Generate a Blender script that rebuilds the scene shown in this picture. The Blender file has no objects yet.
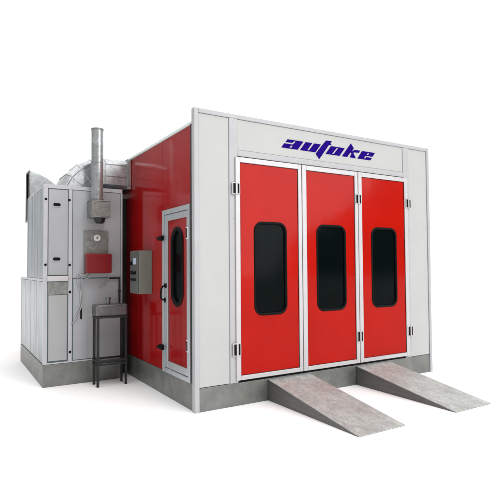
import bpy, bmesh, math, random
from mathutils import Vector, Matrix
random.seed(4)
S = bpy.context.scene
COL = S.collection

# ------------------------------------------------------------------ camera
cam = bpy.data.objects.new('camera', bpy.data.cameras.new('camera'))
COL.objects.link(cam)
Fd = Vector((0.52778604, 0.84871233, 0.03360471))
Rt = Vector((0.84930278, -0.52785078, -0.0076383))
Up = Vector((-0.01125556, -0.03257196, 0.99940601))
M = Matrix((Rt, Up, -Fd)).transposed().to_4x4()
M.translation = Vector((-2.54068131, -5.47529266, 1.74735223))
cam.matrix_world = M
cam.data.sensor_width = 36
cam.data.lens = 497.1286 / 500 * 36
cam.data.shift_x = -5.333 / 500
cam.data.clip_end = 500
S.camera = cam
S.view_settings.view_transform = 'Standard'
S.view_settings.look = 'None'
S.view_settings.exposure = 0
S.view_settings.gamma = 1
S.render.engine = 'CYCLES'

# ------------------------------------------------------------------ materials
def mat(name, col, rough=.5, metal=0., spec=.5, coat=0., var=.06, scale=3., bump=0., bscale=60.,
        rvar=.1, spangle=0., stretch=(1, 1, 1), dirt=0., dirtcol=(.2, .18, .15), emit=None, coatr=.05, drib=0.):
    m = bpy.data.materials.new(name); m.use_nodes = True
    n = m.node_tree.nodes; l = m.node_tree.links
    b = n['Principled BSDF']
    b.inputs['Metallic'].default_value = metal
    b.inputs['Specular IOR Level'].default_value = spec
    b.inputs['Coat Weight'].default_value = coat
    b.inputs['Coat Roughness'].default_value = coatr
    tc = n.new('ShaderNodeTexCoord'); mp = n.new('ShaderNodeMapping')
    mp.inputs['Scale'].default_value = stretch
    l.new(tc.outputs['Object'], mp.inputs[0])
    ns = n.new('ShaderNodeTexNoise'); ns.inputs['Scale'].default_value = scale
    ns.inputs['Detail'].default_value = 6; ns.inputs['Roughness'].default_value = .6
    l.new(mp.outputs[0], ns.inputs['Vector'])
    mr = n.new('ShaderNodeMapRange')
    mr.inputs['From Min'].default_value = .3; mr.inputs['From Max'].default_value = .7
    mr.inputs['To Min'].default_value = 1 - var; mr.inputs['To Max'].default_value = 1 + var
    l.new(ns.outputs['Fac'], mr.inputs['Value'])
    mx = n.new('ShaderNodeVectorMath'); mx.operation = 'SCALE'
    mx.inputs[0].default_value = col
    l.new(mr.outputs[0], mx.inputs['Scale'])
    out = mx.outputs[0]
    if spangle:
        vo = n.new('ShaderNodeTexVoronoi'); vo.inputs['Scale'].default_value = 28
        l.new(tc.outputs['Object'], vo.inputs['Vector'])
        bw = n.new('ShaderNodeRGBToBW'); l.new(vo.outputs['Color'], bw.inputs[0])
        m2 = n.new('ShaderNodeMapRange'); m2.inputs['To Min'].default_value = 1 - spangle
        m2.inputs['To Max'].default_value = 1 + spangle * .5
        l.new(bw.outputs[0], m2.inputs['Value'])
        m3 = n.new('ShaderNodeVectorMath'); m3.operation = 'SCALE'
        l.new(out, m3.inputs[0]); l.new(m2.outputs[0], m3.inputs['Scale']); out = m3.outputs[0]
    if dirt:
        nd = n.new('ShaderNodeTexNoise'); nd.inputs['Scale'].default_value = 2.3
        nd.inputs['Detail'].default_value = 9; nd.inputs['Roughness'].default_value = .68
        l.new(tc.outputs['Object'], nd.inputs['Vector'])
        cr = n.new('ShaderNodeMapRange'); cr.inputs['From Min'].default_value = .5
        cr.inputs['From Max'].default_value = .72; cr.inputs['To Max'].default_value = dirt
        l.new(nd.outputs['Fac'], cr.inputs['Value'])
        mm = n.new('ShaderNodeMix'); mm.data_type = 'RGBA'
        l.new(cr.outputs[0], mm.inputs['Factor']); l.new(out, mm.inputs['A'])
        mm.inputs['B'].default_value = (*dirtcol, 1); out = mm.outputs['Result']
    l.new(out, b.inputs['Base Color'])
    r2 = n.new('ShaderNodeMapRange'); r2.inputs['To Min'].default_value = max(.01, rough - rvar)
    r2.inputs['To Max'].default_value = min(1, rough + rvar)
    n2 = n.new('ShaderNodeTexNoise'); n2.inputs['Scale'].default_value = scale * 1.7
    n2.inputs['Detail'].default_value = 4
    l.new(mp.outputs[0], n2.inputs['Vector'])
    l.new(n2.outputs['Fac'], r2.inputs['Value']); l.new(r2.outputs[0], b.inputs['Roughness'])
    if bump:
        n3 = n.new('ShaderNodeTexNoise'); n3.inputs['Scale'].default_value = bscale
        n3.inputs['Detail'].default_value = 3
        l.new(mp.outputs[0], n3.inputs['Vector'])
        bp = n.new('ShaderNodeBump'); bp.inputs['Strength'].default_value = bump
        bp.inputs['Distance'].default_value = .01
        l.new(n3.outputs['Fac'], bp.inputs['Height']); l.new(bp.outputs[0], b.inputs['Normal'])
        if coat: l.new(bp.outputs[0], b.inputs['Coat Normal'])
    return m

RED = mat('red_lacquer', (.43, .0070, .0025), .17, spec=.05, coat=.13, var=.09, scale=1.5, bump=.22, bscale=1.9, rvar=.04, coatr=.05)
REDS = mat('red_lacquer_shaded', (.29, .0035, .0045), .13, spec=.15, coat=.30, var=.10, scale=1.2, bump=.05, bscale=1.8, rvar=.05, coatr=.08)  # door red made darker, with the side wall's shade in the colour
PANEL = mat('ivory_panel_paint', (.475, .478, .472), .45, spec=.35, var=.025, scale=2, bump=.12, bscale=3, dirt=.10, dirtcol=(.36, .355, .34))
FRAME = mat('grey_white_frame_paint', (.43, .432, .446), .38, spec=.45, var=.04, scale=4, bump=.03, bscale=20)
TRIM = mat('pale_aluminium', (.53, .512, .522), .35, metal=.15, spec=.5, var=.04, scale=6)
SILVER = mat('silver_aluminium', (.46, .49, .51), .33, metal=.45, var=.07, scale=8, stretch=(1, 1, .15))
MINT = mat('pale_mint_trim', (.68, .76, .74), .4, var=.04)
PLINTH = mat('galvanised_plinth', (.19, .195, .185), .42, metal=.45, var=.22, scale=5, bump=.25, bscale=50, dirt=.5, dirtcol=(.16, .16, .14))
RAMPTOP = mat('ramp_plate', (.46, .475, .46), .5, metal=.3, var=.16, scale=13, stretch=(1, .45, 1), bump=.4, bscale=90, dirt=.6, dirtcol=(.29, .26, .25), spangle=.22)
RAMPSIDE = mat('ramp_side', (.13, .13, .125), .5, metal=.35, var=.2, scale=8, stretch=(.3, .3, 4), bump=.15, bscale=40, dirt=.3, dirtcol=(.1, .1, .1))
GALV = mat('galvanised_sheet', (.48, .50, .51), .33, metal=.7, var=.22, scale=5, bump=.2, bscale=7, spangle=.25, dirt=.5, dirtcol=(.3, .31, .32))
GALVD = mat('dull_galvanised', (.24, .245, .23), .42, metal=.6, var=.25, scale=14, bump=.3, bscale=30, spangle=.15, dirt=.35, dirtcol=(.15, .14, .12))
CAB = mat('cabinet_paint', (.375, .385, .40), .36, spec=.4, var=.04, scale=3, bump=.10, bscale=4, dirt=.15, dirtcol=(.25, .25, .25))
CABL = mat('cabinet_paint_shaded', (.095, .128, .15), .24, spec=.35, coat=.1, var=.05, scale=3, bump=.18, bscale=3.5, stretch=(1, 1, .35))  # cabinet paint darkened and blued for the flank's shade and reflections
CABF = mat('cabinet_post_paint', (.47, .475, .50), .36, spec=.4, var=.04, scale=3, dirt=.15, dirtcol=(.3, .3, .3))
CABD = mat('cabinet_door_paint', (.36, .375, .37), .4, var=.05, scale=3, dirt=.15, dirtcol=(.27, .27, .27))
CTRL = mat('control_box_paint', (.175, .195, .16), .45, var=.05, scale=8)
CTRLF = mat('control_front_paint', (.085, .095, .088), .4, var=.05, scale=8)
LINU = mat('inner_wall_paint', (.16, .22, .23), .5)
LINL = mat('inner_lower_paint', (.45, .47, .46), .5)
STEEL = mat('dark_steel', (.022, .022, .024), .42, metal=.3, var=.3, scale=15, dirt=.3, dirtcol=(.09, .07, .06))
TANK = mat('tank_sheet', (.15, .15, .155), .34, metal=.75, var=.25, scale=9, bump=.25, bscale=14)
BLACK = mat('black_rubber', (.004, .004, .0045), .45, spec=.10, var=.2, scale=10)
GLASS = mat('dark_glass', (.002, .005, .005), .09, spec=.06, var=.3, scale=1.2, rvar=.04)
BRED = mat('burner_red', (.19, .003, .006), .33, spec=.35, var=.15, scale=9)
WHITE = mat('white_plastic', (.66, .66, .66), .35, var=.03)
BLUE = mat('navy_letter_film', (.014, .001, .17), .6, spec=.03, var=.04)
SCREEN = mat('pale_screen', (.45, .55, .68), .15, var=.05)
CABLE = mat('grey_cable', (.36, .36, .37), .5, var=.1)
GREY = mat('mid_grey_label', (.2, .21, .2), .5)
CARD = mat('white_floor', (.95, .95, .95), .9, spec=.1, var=.004, scale=.4)

# ------------------------------------------------------------------ mesh helpers
def link(name, bm, m, parent=None, smooth=False, bevel=0., seg=2):
    me = bpy.data.meshes.new(name)
    bmesh.ops.recalc_face_normals(bm, faces=bm.faces)
    bm.to_mesh(me); bm.free()
    me.materials.append(m)
    o = bpy.data.objects.new(name, me); COL.objects.link(o)
    if parent: o.parent = parent
    if smooth:
        for p in me.polygons: p.use_smooth = True
    if bevel:
        bv = o.modifiers.new('bevel', 'BEVEL'); bv.width = bevel; bv.segments = seg
        bv.limit_method = 'ANGLE'; bv.angle_limit = math.radians(40)
    return o

def empty(name, loc, label=None, cat=None, group=None):
    o = bpy.data.objects.new(name, None); o.empty_display_size = .1
    COL.objects.link(o); o.location = loc
    tag(o, label, cat, group); return o

def tag(o, label=None, cat=None, group=None, kind=None):
    if label: o['label'] = label
    if cat: o['category'] = cat
    if group: o['group'] = group
    if kind: o['kind'] = kind
    return o

ORG = Vector((0, 0, 0))
class B:
    """mesh collector; coordinates are world, shifted by -ORG of the thing being built"""
    def __init__(s, org=None): s.bm = bmesh.new(); s.o = Vector(org) if org is not None else ORG.copy()
    def box(s, x0, x1, y0, y1, z0, z1):
        vs = [s.bm.verts.new(Vector((x, y, z)) - s.o) for x in (x0, x1) for y in (y0, y1) for z in (z0, z1)]
        for f in ((0, 1, 3, 2), (4, 6, 7, 5), (0, 4, 5, 1), (2, 3, 7, 6), (0, 2, 6, 4), (1, 5, 7, 3)):
            s.bm.faces.new([vs[i] for i in f])
        return s
    def prism(s, pts, d):            # pts: 3-D polygon, d: extrusion vector
        a = [s.bm.verts.new(Vector(p) - s.o) for p in pts]
        b = [s.bm.verts.new(Vector(p) + Vector(d) - s.o) for p in pts]
        n = len(pts)
        s.bm.faces.new(a); s.bm.faces.new(b[::-1])
        for i in range(n): s.bm.faces.new((a[i], b[i], b[(i + 1) % n], a[(i + 1) % n]))
        return s
    def tube(s, path, r, seg=12, cap=True):
        path = [Vector(p) for p in path]; rings = []
        prev = None
        for i, p in enumerate(path):
            t = (path[min(i + 1, len(path) - 1)] - path[max(i - 1, 0)]).normalized()
            if prev is None:
                a = t.orthogonal().normalized()
            else:
                a = (prev - t * prev.dot(t)).normalized()
            prev = a; b = t.cross(a)
            rr = r[i] if isinstance(r, (list, tuple)) else r
            rings.append([s.bm.verts.new(p + a * rr * math.cos(2 * math.pi * k / seg) + b * rr * math.sin(2 * math.pi * k / seg) - s.o) for k in range(seg)])
        for i in range(len(rings) - 1):
            for k in range(seg):
                s.bm.faces.new((rings[i][k], rings[i][(k + 1) % seg], rings[i + 1][(k + 1) % seg], rings[i + 1][k]))
        if cap:
            s.bm.faces.new(rings[0][::-1]); s.bm.faces.new(rings[-1])
        return s
    def plate(s, loops, mapf, th):   # 2-D loops (holes allowed), mapf(u,v,w)->3-D, thickness th
        cu = bpy.data.curves.new('tmp', 'CURVE'); cu.dimensions = '2D'; cu.fill_mode = 'BOTH'
        cu.extrude = th / 2
        for lp in loops:
            sp = cu.splines.new('POLY'); sp.points.add(len(lp) - 1); sp.use_cyclic_u = True
            for i, (u, v) in enumerate(lp): sp.points[i].co = (u, v, 0, 1)
        o = bpy.data.objects.new('tmp', cu); COL.objects.link(o)
        dg = bpy.context.evaluated_depsgraph_get()
        me = o.evaluated_get(dg).to_mesh()
        off = [s.bm.verts.new(mapf(v.co.x, v.co.y, v.co.z) - s.o) for v in me.vertices]
        for p in me.polygons:
            try: s.bm.faces.new([off[i] for i in p.vertices])
            except ValueError: pass
        o.evaluated_get(dg).to_mesh_clear()
        bpy.data.objects.remove(o); bpy.data.curves.remove(cu)
        bmesh.ops.remove_doubles(s.bm, verts=s.bm.verts, dist=1e-5)
        return s
    def go(s, name, m, parent=None, **k): return link(name, s.bm, m, parent, **k)

def rrect(u0, u1, v0, v1, r, seg=8):
    pts = []
    for cx, cy, a0 in ((u1 - r, v1 - r, 0), (u0 + r, v1 - r, 90), (u0 + r, v0 + r, 180), (u1 - r, v0 + r, 270)):
        for k in range(seg + 1):
            a = math.radians(a0 + 90 * k / seg)
            pts.append((cx + r * math.cos(a), cy + r * math.sin(a)))
    return pts
def rect(u0, u1, v0, v1): return [(u0, v0), (u1, v0), (u1, v1), (u0, v1)]
def front(y): return lambda u, v, w: Vector((u, y + w, v))
def side(x): return lambda u, v, w: Vector((x + w, u, v))

def ring_sweep(b, loop, mapf, prof):
    """sweep profile [(offset inward, out)] round a 2-D loop -> soft moulded gasket"""
    n = len(loop); rows = []
    cx = sum(p[0] for p in loop) / n; cy = sum(p[1] for p in loop) / n
    for i in range(n):
        p0, p1, p2 = Vector(loop[i - 1]), Vector(loop[i]), Vector(loop[(i + 1) % n])
        t = (p2 - p0).normalized(); nn = Vector((-t.y, t.x))      # loop is CCW: inward normal
        rows.append([b.bm.verts.new(mapf(p1.x + nn.x * a, p1.y + nn.y * a, w) - b.o) for a, w in prof])
    m = len(prof)
    for i in range(n):
        for k in range(m):
            b.bm.faces.new((rows[i][k], rows[i][(k + 1) % m], rows[(i + 1) % n][(k + 1) % m], rows[(i + 1) % n][k]))

# ------------------------------------------------------------------ setting
ground = B()
GLASS.node_tree.nodes['Principled BSDF'].inputs['Alpha'].default_value = .68
N = 64
c = [ground.bm.verts.new((80 * math.cos(2 * math.pi * k / N), 80 * math.sin(2 * math.pi * k / N), 0)) for k in range(N)]
ground.bm.faces.new(c)
g = ground.go('ground', CARD); tag(g, kind='structure')

# ------------------------------------------------------------------ spray booth
W = 4.29; DEP = 6.9; HS = 3.545
booth = empty('spray_booth', (0, 0, 0), 'large red and white spray paint booth with three red front doors on a grey plinth', 'paint booth')
# plinth
B().box(.065, 4.232, .012, .10, 0, .285).box(.02, .10, .10, DEP, 0, .33).box(4.19, 4.27, .10, DEP, 0, .33)\
   .box(.10, 4.19, DEP - .1, DEP - .01, 0, .33).go('plinth', PLINTH, booth, bevel=.004)
# floor inside
B().box(.10, 4.19, .10, DEP - .1, .2, .28).go('floor_grating', STEEL, booth)
B().box(.10, 4.19, DEP - .09, DEP - .07, 1.15, 3.4).go('inner_wall', LINU, booth)
B().box(.10, 4.19, DEP - .10, DEP - .07, .29, 1.14).go('inner_wall', LINL, booth)
B().box(4.17, 4.19, .12, DEP - .11, 1.15, 3.4).go('inner_wall', LINU, booth)
B().box(4.16, 4.19, .12, DEP - .11, .29, 1.14).go('inner_wall', LINL, booth)
for k in range(1, 6):
    B().box(4.150, 4.1585, 1.1 * k, 1.1 * k + .05, .29, 3.4).go('inner_post', FRAME, booth)
# side wall with a hole for the service door; tongue-and-groove panels about 1 m wide
ys = [.082, 1.09, 2.10, 3.10, 4.10, 5.10, 6.10, DEP]
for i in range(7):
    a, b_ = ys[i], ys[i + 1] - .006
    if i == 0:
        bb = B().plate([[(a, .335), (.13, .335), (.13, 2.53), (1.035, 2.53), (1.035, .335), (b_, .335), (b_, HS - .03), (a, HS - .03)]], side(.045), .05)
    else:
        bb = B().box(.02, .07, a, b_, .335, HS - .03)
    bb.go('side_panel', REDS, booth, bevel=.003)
B().box(.03, .065, .09, DEP, .34, 3.48).box(0.03, .065, 0, 0.01, 1, 1.01).bm.free()
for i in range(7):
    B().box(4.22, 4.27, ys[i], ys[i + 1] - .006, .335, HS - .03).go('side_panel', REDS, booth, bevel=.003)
B().box(.07, 4.22, DEP - .06, DEP - .01, .335, HS - .03).go('back_wall', REDS, booth)
B().box(.07, 4.22, .09, DEP, HS - .10, HS - .04).go('roof', FRAME, booth)
for a in (.004, 4.20):
    B().box(a, a + .086, .084, DEP + .005, HS - .028, HS + .005).go('top_trim', MINT, booth, bevel=.004)
B().box(-.002, .03, .083, .112, .34, HS - .03).go('corner_bead', STEEL, booth)
# front frame
fr = B()
fr.box(0, .062, 0, .08, 0, 3.70)                 # left corner post down to the ground
fr.box(4.236, W, 0, .08, 0, 3.70)                # right corner post
fr.box(.062, 4.236, .002, .078, 3.645, 3.698)    # head beam
fr.box(.487, .607, .004, .076, .288, 3.645).box(3.668, 3.80, .004, .076, .288, 3.645)
fr.box(.607, 3.668, .006, .074, 3.165, 3.245)
fr.go('front_frame', FRAME, booth, bevel=.006)
B().box(.607, 3.668, .03, .07, .286, .312).go('threshold', BLACK, booth)
# ivory infill panels
for x0, x1, z0, z1, nm in ((.062, .487, .288, 3.645, 'white_panel'), (3.80, 4.236, .288, 3.645, 'white_panel'), (.607, 3.668, 3.245, 3.645, 'fascia_panel')):
    B().box(x0 + .003, x1 - .003, .016, .07, z0 + .003, z1 - .003).go(nm, PANEL, booth, bevel=.003)
for x, zs in ((.031, [.5 + .62 * k for k in range(6)]), (4.263, [.5 + .62 * k for k in range(6)]), (.547, [.5 + .62 * k for k in range(6)]), (3.77, [.45 + .62 * k for k in range(6)])):
    for z in zs:
        B().tube([(x, -.0035, z), (x, .004, z)], [.005, .007], 8).go('rivet', FRAME, booth)
# three door leaves
for x0, x1, rx0, rx1, wx0, wx1 in ((.567, 1.613, .633, 1.556, .838, 1.365), (1.624, 2.662, 1.697, 2.600, 1.87, 2.425), (2.673, 3.742, 2.743, 3.668, 2.93, 3.485)):
    wz0, wz1 = 1.11, 2.34
    win = rrect(wx0, wx1, wz0, wz1, .13)
    leaf = B().plate([rect(rx0 - .01, rx1 + .01, .365, 3.095), rrect(wx0 + .02, wx1 - .02, wz0 + .02, wz1 - .02, .11)], front(.012), .03).go('door_leaf', RED, booth)
    f = B()
    f.box(x0, rx0, -.018, .003, .318, 3.152).box(rx1, x1, -.018, .003, .318, 3.152)
    f.box(rx0, rx1, -.017, .003, .318, .375).box(rx0, rx1, -.017, .003, 3.085, 3.152)
    f.go('door_frame', TRIM, leaf, bevel=.005)
    f = B(); f.box(rx0 + .0005, rx0 + .006, -.0075, -.004, .38, 3.08).box(rx1 - .006, rx1 - .0005, -.0075, -.004, .38, 3.08)\
      .box(rx0 + .007, rx1 - .007, -.0075, -.004, .3755, .381).box(rx0 + .007, rx1 - .007, -.0075, -.004, 3.079, 3.0845)
    f.go('glazing_bead', BLACK, leaf)
    s_ = B()
    ring_sweep(s_, win, front(0), [(0, -.002), (.004, -.010), (.014, -.014), (.028, -.011), (.036, .0), (.036, .03), (.0, .002)])
    s_.go('window_seal', BLACK, leaf, smooth=True)
    B().plate([rrect(wx0 + .03, wx1 - .03, wz0 + .03, wz1 - .03, .10)], front(.018), .006).go('window_pane', GLASS, leaf)
# hinges
def hinge(x, z0, z1):
    h = B().box(x - .060, x + .056, -.026, -.0185, z0, z1).box(x - .014, x + .012, -.036, -.0265, z0 + .004, z1 - .004)
    h = h.go('hinge', TRIM, booth, bevel=.004)
    B().box(x - .046, x - .016, -.034, -.0265, z0 + .014, z1 - .014).box(x + .016, x + .040, -.034, -.0265, z0 + .014, z1 - .014).go('hinge_block', BLACK, h, bevel=.003)
for x in (.574, 2.668, 3.750):
    hinge(x, 2.665, 2.82); hinge(x, .625, .79)
# lettering on the fascia (slanted wide letters, drawn as outlines with holes)
L = [
 [[(76,110),(218,110),(164,208),(20,208),(46,159),(122,159),(149,122),(134,122),(117,143),(57,143)], [(91,196),(105,173),(121,173),(108,196)]],
 [[(238,110),(300,110),(252,197),(268,197),(318,110),(382,110),(328,208),(185,208)]],
 [[(432,56),(490,54),(474,82),(487,98),(459,103),(364,278),(330,224),(392,118)]],
 [[(480,110),(618,110),(564,208),(425,208)], [(490,197),(537,121),(552,121),(506,197)]],
 [[(588,208),(682,42),(712,94),(692,136),(722,110),(782,110),(764,139),(716,142),(706,150),(733,208),(668,208),(688,158),(678,148),(641,208)]],
 [[(800,110),(942,110),(913,161),(836,161),(820,194),(833,194),(845,175),(907,175),(889,208),(749,208)], [(849,147),(864,122),(880,122),(865,147)]],
]
lt = B()
for loops in L:
    lt.plate([[(1.30 + (u - 20) * .00191, 3.362 + (208 - v) * .00128) for u, v in lp] for lp in loops], front(.0135), .004)
lo = lt.go('lettering', BLUE, booth)
lo['label'] = 'dark blue slanted lettering on the white fascia'
# service door in the side wall (wall plane x = .02)
fr = B()
fr.box(-.012, .06, .130, .175, .335, 2.53).box(-.012, .06, .965, 1.035, .335, 2.53)
fr.box(-.0115, .06, .175, .965, 2.465, 2.53).box(-.0115, .06, .175, .965, .335, .395)
fr.go('door_surround', SILVER, booth, bevel=.005)
sd = B().plate([rect(.19, .95, .41, 2.45), rrect(.37, .75, 1.25, 2.265, .185, 12)], side(.03), .03).go('service_door', REDS, booth)
f = B()
f.box(-.004, .012, .182, .225, .402, 2.458).box(-.004, .012, .850, .958, .402, 2.458)
f.box(-.0035, .012, .225, .850, .402, .495).box(-.0035, .012, .225, .850, 2.375, 2.458)
f.go('door_frame', SILVER, sd, bevel=.004)
s_ = B()
ring_sweep(s_, rrect(.36, .76, 1.235, 2.28, .197, 12), lambda u, v, w: Vector((.015 + w, u, v)),
           [(0, -.001), (.006, -.014), (.025, -.022), (.05, -.016), (.06, 0), (.06, .03), (0, .002)])
s_.go('window_seal', BLACK, sd, smooth=True)
B().plate([rrect(.39, .73, 1.265, 2.25, .165, 12)], side(.036), .006).go('window_pane', GLASS, sd)
B().tube([(-.004, .90, 1.50), (-.05, .90, 1.495), (-.072, .905, 1.46), (-.072, .925, 1.40), (-.068, .94, 1.34), (-.045, .94, 1.31), (-.004, .94, 1.305)], .012, 10)\
   .box(-.012, -.004, .88, .96, 1.47, 1.53).box(-.012, -.004, .915, .965, 1.27, 1.335).go('handle', BLACK, sd, bevel=.002)
for z in (2.15, .66):
    B().box(-.045, -.0125, .955, 1.075, z - .035, z + .035).tube([(-.05, .93, z), (-.05, 1.10, z)], .020, 10).go('latch', BLACK, booth, bevel=.004)
for z in (2.17, .78):
    h = B().box(-.022, -.0125, .140, .205, z - .075, z + .075).go('hinge', WHITE, booth, bevel=.003)
    B().tube([(-.026, .175, z - .06), (-.026, .175, z + .06)], .009, 8).go('hinge_pin', STEEL, h)

# ------------------------------------------------------------------ ramps
def ramp(x0, x1, lab):
    o = empty('ramp', (x0, 0, 0), lab, 'ramp', 'loading ramps in front of the booth doors')
    org = (x0, 0, 0); rl = 1.672; rh = .276
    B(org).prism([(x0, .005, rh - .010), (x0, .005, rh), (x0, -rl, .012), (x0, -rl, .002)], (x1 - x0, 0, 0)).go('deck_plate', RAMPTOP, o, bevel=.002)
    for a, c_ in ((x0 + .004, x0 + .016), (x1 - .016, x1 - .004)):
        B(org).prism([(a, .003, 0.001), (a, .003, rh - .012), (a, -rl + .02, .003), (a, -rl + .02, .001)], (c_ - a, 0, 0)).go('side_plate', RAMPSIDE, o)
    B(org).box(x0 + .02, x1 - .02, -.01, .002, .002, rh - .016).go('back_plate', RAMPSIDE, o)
    for k in range(3):
        b = B(org)
        y = -.35 - .4 * k; z = (rh - .012) * (1 + y / rl) - .03
        b.box(x0 + .02, x1 - .02, y - .02, y + .02, max(.004, z - .03), z)
        b.go('cross_brace', RAMPSIDE, o)
    return o
ramp(1.052, 1.732, 'grey steel ramp below the left and middle red doors, nearest the side wall')
ramp(2.605, 3.290, 'grey steel ramp below the rightmost red door')

# ------------------------------------------------------------------ heating cabinet
X0, X1, Y0, Y1, Y2 = -1.32, -.152, 2.40, 4.12, 4.93
cab = empty('heating_cabinet', (X0, Y0, 0), 'tall pale grey heating unit cabinet with stepped back beside the red side wall', 'heating unit')
ORG = Vector((X0, Y0, 0))
B().box(X0 - .006, X1 + .004, Y0 - .008, Y2 + .006, 0, .326).go('plinth', PLINTH, cab, bevel=.006)
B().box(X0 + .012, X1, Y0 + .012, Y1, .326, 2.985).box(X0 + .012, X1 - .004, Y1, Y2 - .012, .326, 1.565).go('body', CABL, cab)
# left flank: sheet panels
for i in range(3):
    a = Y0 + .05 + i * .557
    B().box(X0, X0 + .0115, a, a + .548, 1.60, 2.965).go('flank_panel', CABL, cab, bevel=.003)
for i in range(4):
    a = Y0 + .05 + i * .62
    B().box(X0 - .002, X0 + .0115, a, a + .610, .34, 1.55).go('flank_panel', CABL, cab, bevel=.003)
B().box(X0 - .008, X0 + .0115, Y0 + .05, Y2, 1.555, 1.592).box(X0 - .004, X0 + .0115, Y0 + .05, Y1, 2.967, 2.99)\
   .box(X0 - .006, X0 + .0115, Y2 - .03, Y2 - .001, .335, 1.554).box(X0 - .006, X0 + .0115, Y1 - .03, Y1 - .001, 1.593, 2.966)\
   .go('edge_trim', CABF, cab, bevel=.003)
# front: posts, panels
B().box(X0 - .004, X0 + .052, Y0 - .006, Y0 + .048, .33, 3.00).box(-.972, -.918, Y0 - .006, Y0 + .0115, .345, 2.94)\
   .box(X0 + .052, X1, Y0 - .004, Y0 + .0115, 2.942, 3.0).box(X0 + .052, X1, Y0 - .005, Y0 + .0115, .33, .35)\
   .box(-.178, X1 + .003, Y0 - .007, Y0 + .0115, .352, 2.94).go('cabinet_frame', CABF, cab, bevel=.004)
def cpanel(nm, x0, x1, z0, z1, m, d=0.0):
    return B().box(x0, x1, Y0 + d, Y0 + .0115, z0, z1).go(nm, m, cab, bevel=.004)
cpanel('access_panel', -1.256, -.982, 1.645, 2.93, CAB, .004)
cpanel('access_panel', -1.252, -.990, .375, 1.345, CABD, -.004)
cpanel('recess_plate', -1.262, -.978, 1.352, 1.545, GALVD, .007)
cpanel('wall_panel', -.912, -.182, 1.60, 2.935, CAB, .003)
cpanel('cabinet_door', -.898, -.182, .36, 1.585, CAB, .002)
B().box(-1.275, -.975, Y0 - .045, Y0 + .003, 1.552, 1.632).go('ledge', TRIM, cab, bevel=.012, seg=3)
for z in (2.70, 1.885):
    h = B().plate([rrect(-1.205, -1.075, z - .038, z + .038, .03), rrect(-1.192, -1.088, z - .024, z + .024, .02)], front(Y0 + .001), .012).go('recessed_handle', CAB, cab)
    B().box(-1.192, -1.088, Y0 + .0005, Y0 + .0035, z - .024, z + .024).go('handle_cavity', BLACK, h)
B().box(-.797, -.770, Y0 - .003, Y0 + .004, .97, 1.13).go('lock_slot', BLACK, cab, bevel=.003)
for x, z in ((-1.296, 2.775), (-.962, 2.78), (-1.296, 1.80), (-.955, 1.795), (-.950, 1.387), (-.946, .487)):
    B().tube([(x, Y0 - .018, z), (x, Y0 - .006, z)], [.016, .020], 8).go('bolt', BLACK, cab)
B().box(X1 + .01, .018, Y0 + .35, Y0 + .40, .0, 2.9).go('gap_shade', STEEL, cab)  # dark sheet added for the shadow between cabinet and booth

# ------------------------------------------------------------------ supply duct over the cabinet
ORG = Vector((-.9, 2.82, 3.0))
du = empty('air_duct', ORG, 'curved galvanised air duct bending from the cabinet top to the red wall', 'duct')
def octa(hy, hz):
    c_ = .07
    return [(-hy, -hz + c_ * .8), (-hy, 0), (-hy, hz - c_ * .8), (-hy + c_, hz), (hy - c_, hz), (hy, hz - c_ * .8), (hy, -hz + c_ * .8), (hy - c_, -hz), (-hy + c_, -hz)]
def sect(p, ang, hy, hz):            # p on the x-z path; ang: 0 = running in x
    cx, cz = p; nx, nz = -math.sin(ang), math.cos(ang)
    return [Vector((cx + nx * w, 2.82 + v, cz + nz * w)) for v, w in octa(hy, hz)]
def sweep(name, stations, hy, hz, m, closed=False):
    b = B(); rings = []
    for p, a in stations:
        rings.append([b.bm.verts.new(q - b.o) for q in sect(p, a, hy, hz)])
    for i in range(len(rings) - 1):
        n_ = len(rings[i])
        for k in range(n_):
            b.bm.faces.new((rings[i][k], rings[i][(k + 1) % n_], rings[i + 1][(k + 1) % n_], rings[i + 1][k]))
    b.bm.faces.new(rings[0]); b.bm.faces.new(rings[-1][::-1])
    return b.go(name, m, du, bevel=.004)
cx, cz, R_ = -.40, 2.78, .485
st = [((.015, 3.265), 0), ((-.40, 3.265), 0)]
sweep('straight_duct', st, .34, .235, GALV)
arc = []
NG = 5
for k in range(NG + 1):
    a = math.radians(90 / NG * k)
    arc.append(((cx - math.sin(a) * R_, cz + math.cos(a) * R_), a))
for k in range(NG - 1):
    sweep('elbow_gore', [arc[k], arc[k + 1]], .335, .232, GALV)
def seam(pa, ang, w=.005):
    (x, z) = pa; tx, tz = math.cos(ang), math.sin(ang)
    sweep('seam_band', [((x + tx * w, z + tz * w), ang), ((x - tx * w, z - tz * w), ang)], .343, .241, GALV)
for k in range(1, NG - 1): seam(*arc[k])
seam((-.40, 3.265), 0, .007)
B().box(-.045, .016, 2.462, 3.175, 3.030, 3.522).go('wall_flange', GALV, du, bevel=.004)
# raised longitudinal lock seams
for dz in (.135, -.055):
    B().box(-.388, -.057, 2.472, 2.479, 3.265 + dz, 3.277 + dz).go('lock_seam', GALVD, du)
    pts = [(cx - math.sin(t) * (R_ + dz), 2.484, cz + math.cos(t) * (R_ + dz)) for t in [math.radians(4 + 64 * k / 16) for k in range(17)]]
    B().tube(pts, .006, 6).go('lock_seam', GALVD, du)

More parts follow.
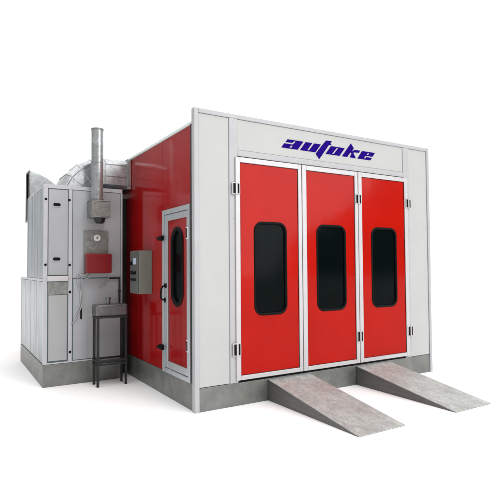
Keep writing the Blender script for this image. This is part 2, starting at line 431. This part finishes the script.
# ------------------------------------------------------------------ intake duct behind the cabinet
ORG = Vector((-1.0, 4.4, 1.6))
d2 = empty('intake_duct', ORG, 'galvanised elbow duct with dark open mouth behind the left cabinet edge', 'duct')
YA, YB = 4.18, 4.58
outer = [(-1.285, 3.50), (-1.14, 3.455), (-1.0, 3.39), (-.86, 3.29), (-.75, 3.15), (-.69, 2.95), (-.67, 2.6), (-.67, 1.594)]
inner = [(-1.285, 2.60), (-1.27, 2.58), (-1.23, 2.50), (-1.21, 2.42), (-1.20, 2.35), (-1.20, 2.25), (-1.20, 2.0), (-1.20, 1.594)]
b = B()
def ring(o, i, e=0):
    return [b.bm.verts.new(Vector(q) - b.o) for q in ((o[0], YA, o[1]), (o[0], YB, o[1]), (i[0], YB, i[1]), (i[0], YA, i[1]))]
rs = [ring(o, i) for o, i in zip(outer, inner)]
for i in range(len(rs) - 1):
    for k in range(4): b.bm.faces.new((rs[i][k], rs[i][(k + 1) % 4], rs[i + 1][(k + 1) % 4], rs[i + 1][k]))
b.bm.faces.new(rs[-1])
# inner lip and cavity
lip = [b.bm.verts.new(Vector(q) - b.o) for q in ((-1.285, YA + .02, 3.48), (-1.285, YB - .02, 3.48), (-1.285, YB - .02, 2.62), (-1.285, YA + .02, 2.62))]
for k in range(4): b.bm.faces.new((rs[0][k], rs[0][(k + 1) % 4], lip[(k + 1) % 4], lip[k]))
dd = b.go('duct_elbow', GALV, d2, bevel=.003)
b = B(); ca = [b.bm.verts.new(Vector(q) - b.o) for q in ((-1.285, YA + .02, 3.48), (-1.285, YB - .02, 3.48), (-1.285, YB - .02, 2.62), (-1.285, YA + .02, 2.62))]
cb = [b.bm.verts.new(Vector(q) - b.o) for q in ((-1.0, YA + .02, 3.40), (-1.0, YB - .02, 3.40), (-1.0, YB - .02, 2.62), (-1.0, YA + .02, 2.62))]
for k in range(4): b.bm.faces.new((ca[k], ca[(k + 1) % 4], cb[(k + 1) % 4], cb[k]))
b.bm.faces.new(cb)
b.go('mouth_shade', BLACK, d2)  # inside faces coloured black for the shade in the open mouth
fl_ = B().plate([rect(YA - .006, YB + .006, 2.594, 3.508), rect(YA + .018, YB - .018, 2.62, 3.482)], side(-1.294), .014)
fl_.go('mouth_flange', GALVD, d2, bevel=.002)

# ------------------------------------------------------------------ flue
ORG = Vector((-.56, 2.12, 2.55))
fl = empty('exhaust_flue', ORG, 'upright round metal flue pipe rising from a square box on the cabinet front', 'flue')
B().box(-.700, -.420, 2.12, 2.394, 2.525, 2.755).go('flue_box', GALVD, fl, bevel=.006)
for a in (2.757, 2.512):
    B().box(-.706, -.414, 2.114, 2.3945, a, a + .011).go('box_flange', GALVD, fl, bevel=.003)
B().tube([(-.585, 2.25, 2.768), (-.585, 2.25, 3.885)], .087, 32).go('pipe', GALV, fl, smooth=False, bevel=.002)
for a, b_, rr in ((3.86, 3.886, .0905), (2.769, 2.80, .095), (3.35, 3.362, .0892)):
    B().tube([(-.585, 2.25, a), (-.585, 2.25, b_)], rr, 32).go('pipe_collar', GALVD, fl)
B().tube([(-.545, 2.26, 2.511), (-.545, 2.26, 2.455), (-.545, 2.26, 2.43)], [.085, .075, .05], 16).go('drain_stub', STEEL, fl)

# ------------------------------------------------------------------ burner box with gauge plate
ORG = Vector((-.56, 2.3, 1.65))
bu = empty('burner', ORG, 'dark red burner box below a round white gauge on the cabinet front', 'burner')
B().box(-.750, -.382, 2.375, 2.394, 1.66, 2.322).go('back_plate', GALVD, bu, bevel=.004)
B().box(-.742, -.372, 2.20, 2.3745, 1.668, 1.965).go('burner_box', BRED, bu, bevel=.012, seg=3)
B().box(-.747, -.367, 2.196, 2.3746, 1.902, 1.908).go('lid_seam', BRED, bu)
gg = B().tube([(-.556, 2.374, 2.212), (-.556, 2.352, 2.212)], .052, 24).go('gauge', WHITE, bu, bevel=.004)
B().tube([(-.556, 2.3515, 2.212), (-.556, 2.349, 2.212)], .018, 12).box(-.560, -.552, 2.348, 2.3515, 2.212, 2.245).go('gauge_needle', GREY, gg)
B().tube([(-.590, 2.374, 2.205), (-.590, 2.362, 2.205)], .072, 24).go('gauge_ring', GALVD, bu)

# cables and conduit
def smooth_path(pts, n=8):
    out = []
    P = [Vector(p) for p in pts]; P = [P[0]] + P + [P[-1]]
    for i in range(1, len(P) - 2):
        for k in range(n):
            t = k / n
            out.append(.5 * ((2 * P[i]) + (-P[i - 1] + P[i + 1]) * t + (2 * P[i - 1] - 5 * P[i] + 4 * P[i + 1] - P[i + 2]) * t * t + (-P[i - 1] + 3 * P[i] - 3 * P[i + 1] + P[i + 2]) * t ** 3))
    out.append(P[-2]); return out
ORG = Vector((-.74, 2.36, 1.66))
def cable(pts, r, lab, m=CABLE, grp=None, cat='cable', nm='cable'):
    global ORG
    ORG = Vector(pts[0])
    o = B().tube(smooth_path(pts), r, 8).go(nm, m, None, smooth=True); o.location = ORG
    tag(o, lab, cat, grp)
cable([(-.70, 2.33, 1.669), (-.76, 2.36, 1.63), (-.83, 2.385, 1.66), (-.845, 2.385, 1.55), (-.80, 2.383, 1.38), (-.81, 2.383, 1.18), (-.88, 2.384, .98), (-.93, 2.384, .90)], .008,
      'outer grey cable looping left from the red burner box down the cabinet door')
cable([(-.64, 2.33, 1.669), (-.70, 2.36, 1.59), (-.78, 2.375, 1.60), (-.79, 2.375, 1.42), (-.775, 2.375, 1.22), (-.84, 2.375, 1.02), (-.91, 2.375, .93)], .007,
      'inner grey cable hanging from the red burner box down the cabinet door')
cable([(-.40, 2.30, 1.669), (-.37, 2.34, 1.62), (-.40, 2.375, 1.55), (-.46, 2.385, 1.48), (-.53, 2.385, 1.44)], .006,
      'short grey cable curling below the right end of the red burner box')
ORG = Vector((-.2, 2.37, 1.2))
o = B().tube([(-.37, 2.372, 1.585), (-.215, 2.372, 1.585)], .014, 10).tube([(-.205, 2.372, 1.60), (-.205, 2.372, 1.19)], .014, 10)\
   .tube([(-.205, 2.372, 1.36), (-.205, 2.372, 1.40)], .022, 10).go('conduit', STEEL, None, smooth=False); o.location = ORG
tag(o, 'thin dark metal conduit bent down the right edge of the grey cabinet', 'conduit')

# ------------------------------------------------------------------ small tank on its stand
ORG = Vector((-.65, 1.97, 0))
sn = empty('tank_stand', ORG, 'narrow black angle iron stand on four legs in front of the grey cabinet', 'stand')
for x in (-.655, -.243):
    for y in (1.965, 2.185):
        b = B().box(x, x + .036, y, y + .006, 0, 1.03)
        xx = x if x < -.5 else x + .030
        b.box(xx, xx + .006, y + .0065, y + .03, 0, 1.03).go('leg', STEEL, sn)
for z in (1.00, .365, .31):
    for q in ((-.66, -.202, 1.958, 1.9645), (-.66, -.202, 2.216, 2.2225), (-.664, -.6605, 1.966, 2.21), (-.2015, -.1975, 1.966, 2.21)):
        B().box(*q, z, z + .026).go('rail', STEEL, sn)
B().box(-.652, -.21, 1.996, 2.184, .338, .344).go('shelf', STEEL, sn)
ORG = Vector((-.43, 2.09, 1.032))
tk = empty('metal_tank', ORG, 'small grey metal tank with a filler neck resting on the black stand', 'tank')
B().box(-.672, -.195, 1.955, 2.225, 1.032, 1.205).go('tank_body', TANK, tk, bevel=.03, seg=4)
B().tube([(-.47, 2.05, 1.20), (-.47, 2.05, 1.285)], .034, 16).tube([(-.47, 2.05, 1.28), (-.47, 2.05, 1.305)], .04, 16).go('filler_neck', TANK, tk)

# ------------------------------------------------------------------ control box on the red wall
ORG = Vector((0, 1.68, 1.36))
cb_ = empty('control_box', ORG, 'pale grey electrical control box with switches mounted on the red side wall', 'control box')
B().box(-.180, .019, 1.505, 1.865, 1.365, 1.995).go('enclosure', CTRL, cb_, bevel=.006)
fp = B().box(-.196, -.1805, 1.512, 1.858, 1.372, 1.988).go('front_cover', CTRLF, cb_, bevel=.004)
B().box(-.203, -.1965, 1.585, 1.705, 1.795, 1.885).go('display', SCREEN, fp, bevel=.002)
B().tube([(-.225, 1.775, 1.81), (-.1965, 1.775, 1.81)], .027, 14).go('knob', BLACK, fp)
B().box(-.207, -.1965, 1.775, 1.80, 1.73, 1.755).bm.free()
for y0, y1, z0, z1 in ((1.73, 1.80, 1.645, 1.70), (1.655, 1.715, 1.645, 1.685), (1.585, 1.640, 1.650, 1.695), (1.60, 1.80, 1.555, 1.59)):
    B().box(-.210, -.1965, y0, y1, z0, z1).go('switch', BLACK, fp, bevel=.003)
for z in (1.87, 1.78, 1.745, 1.60):
    B().box(-.125, -.07, 1.500, 1.5045, z, z + .012).go('vent_slot', GREY, cb_)

# ------------------------------------------------------------------ light
w = bpy.data.worlds.new('World'); S.world = w; w.use_nodes = True
n = w.node_tree.nodes; l = w.node_tree.links
bg = n['Background']
tc = n.new('ShaderNodeTexCoord'); sx = n.new('ShaderNodeSeparateXYZ')
l.new(tc.outputs['Generated'], sx.inputs[0])
def mr(src, a, b_, c_, d):
    k = n.new('ShaderNodeMapRange'); k.interpolation_type = 'SMOOTHSTEP'
    k.inputs['From Min'].default_value = a; k.inputs['From Max'].default_value = b_
    k.inputs['To Min'].default_value = c_; k.inputs['To Max'].default_value = d
    l.new(src, k.inputs['Value']); return k.outputs[0]
def ma(op, a, b_):
    k = n.new('ShaderNodeMath'); k.operation = op
    for i, v in enumerate((a, b_)):
        if isinstance(v, (int, float)): k.inputs[i].default_value = v
        else: l.new(v, k.inputs[i])
    return k.outputs[0]
# white backdrop side of the studio (towards +y), dim open side behind and to the left
back = mr(sx.outputs['Y'], .05, .30, 0, 1)
notleft = mr(sx.outputs['X'], -.30, -.12, 0, 1)
backdrop = ma('MULTIPLY', back, notleft)
top = mr(sx.outputs['Z'], .45, .80, 0, 1)
nz = n.new('ShaderNodeTexNoise'); nz.inputs['Scale'].default_value = 2.2; nz.inputs['Detail'].default_value = 4
l.new(tc.outputs['Generated'], nz.inputs['Vector'])
cloud = mr(nz.outputs['Fac'], .42, .60, .25, 1.0)
mid = mr(sx.outputs['Z'], .06, .34, 0, 1)
dim = ma('ADD', .10, ma('MULTIPLY', ma('MULTIPLY', mid, cloud), .50))
val = ma('MAXIMUM', dim, ma('MULTIPLY', backdrop, 1.12))
val = ma('MAXIMUM', val, ma('MULTIPLY', top, 1.85))
# bright patch added to the world, for the doors to reflect as haze
vd = n.new('ShaderNodeVectorMath'); vd.operation = 'DOT_PRODUCT'
l.new(tc.outputs['Generated'], vd.inputs[0]); vd.inputs[1].default_value = Vector((.44, -.86, .26)).normalized()
soft = mr(ma('ADD', vd.outputs['Value'], ma('MULTIPLY', ma('SUBTRACT', nz.outputs['Fac'], .5), .16)), .957, .967, 0, 4.2)
val = ma('ADD', val, soft)
cmb = n.new('ShaderNodeCombineXYZ')
for i in range(3): l.new(val, cmb.inputs[i])
l.new(cmb.outputs[0], bg.inputs['Color']); bg.inputs['Strength'].default_value = 1.0

sun = bpy.data.objects.new('key_lamp', bpy.data.lights.new('key_lamp', 'SUN')); COL.objects.link(sun)
sun.data.energy = .75; sun.data.angle = math.radians(22); sun.data.color = (1, .985, .96)
sun.rotation_euler = Vector((.10, -.66, .74)).to_track_quat('Z', 'Y').to_euler()
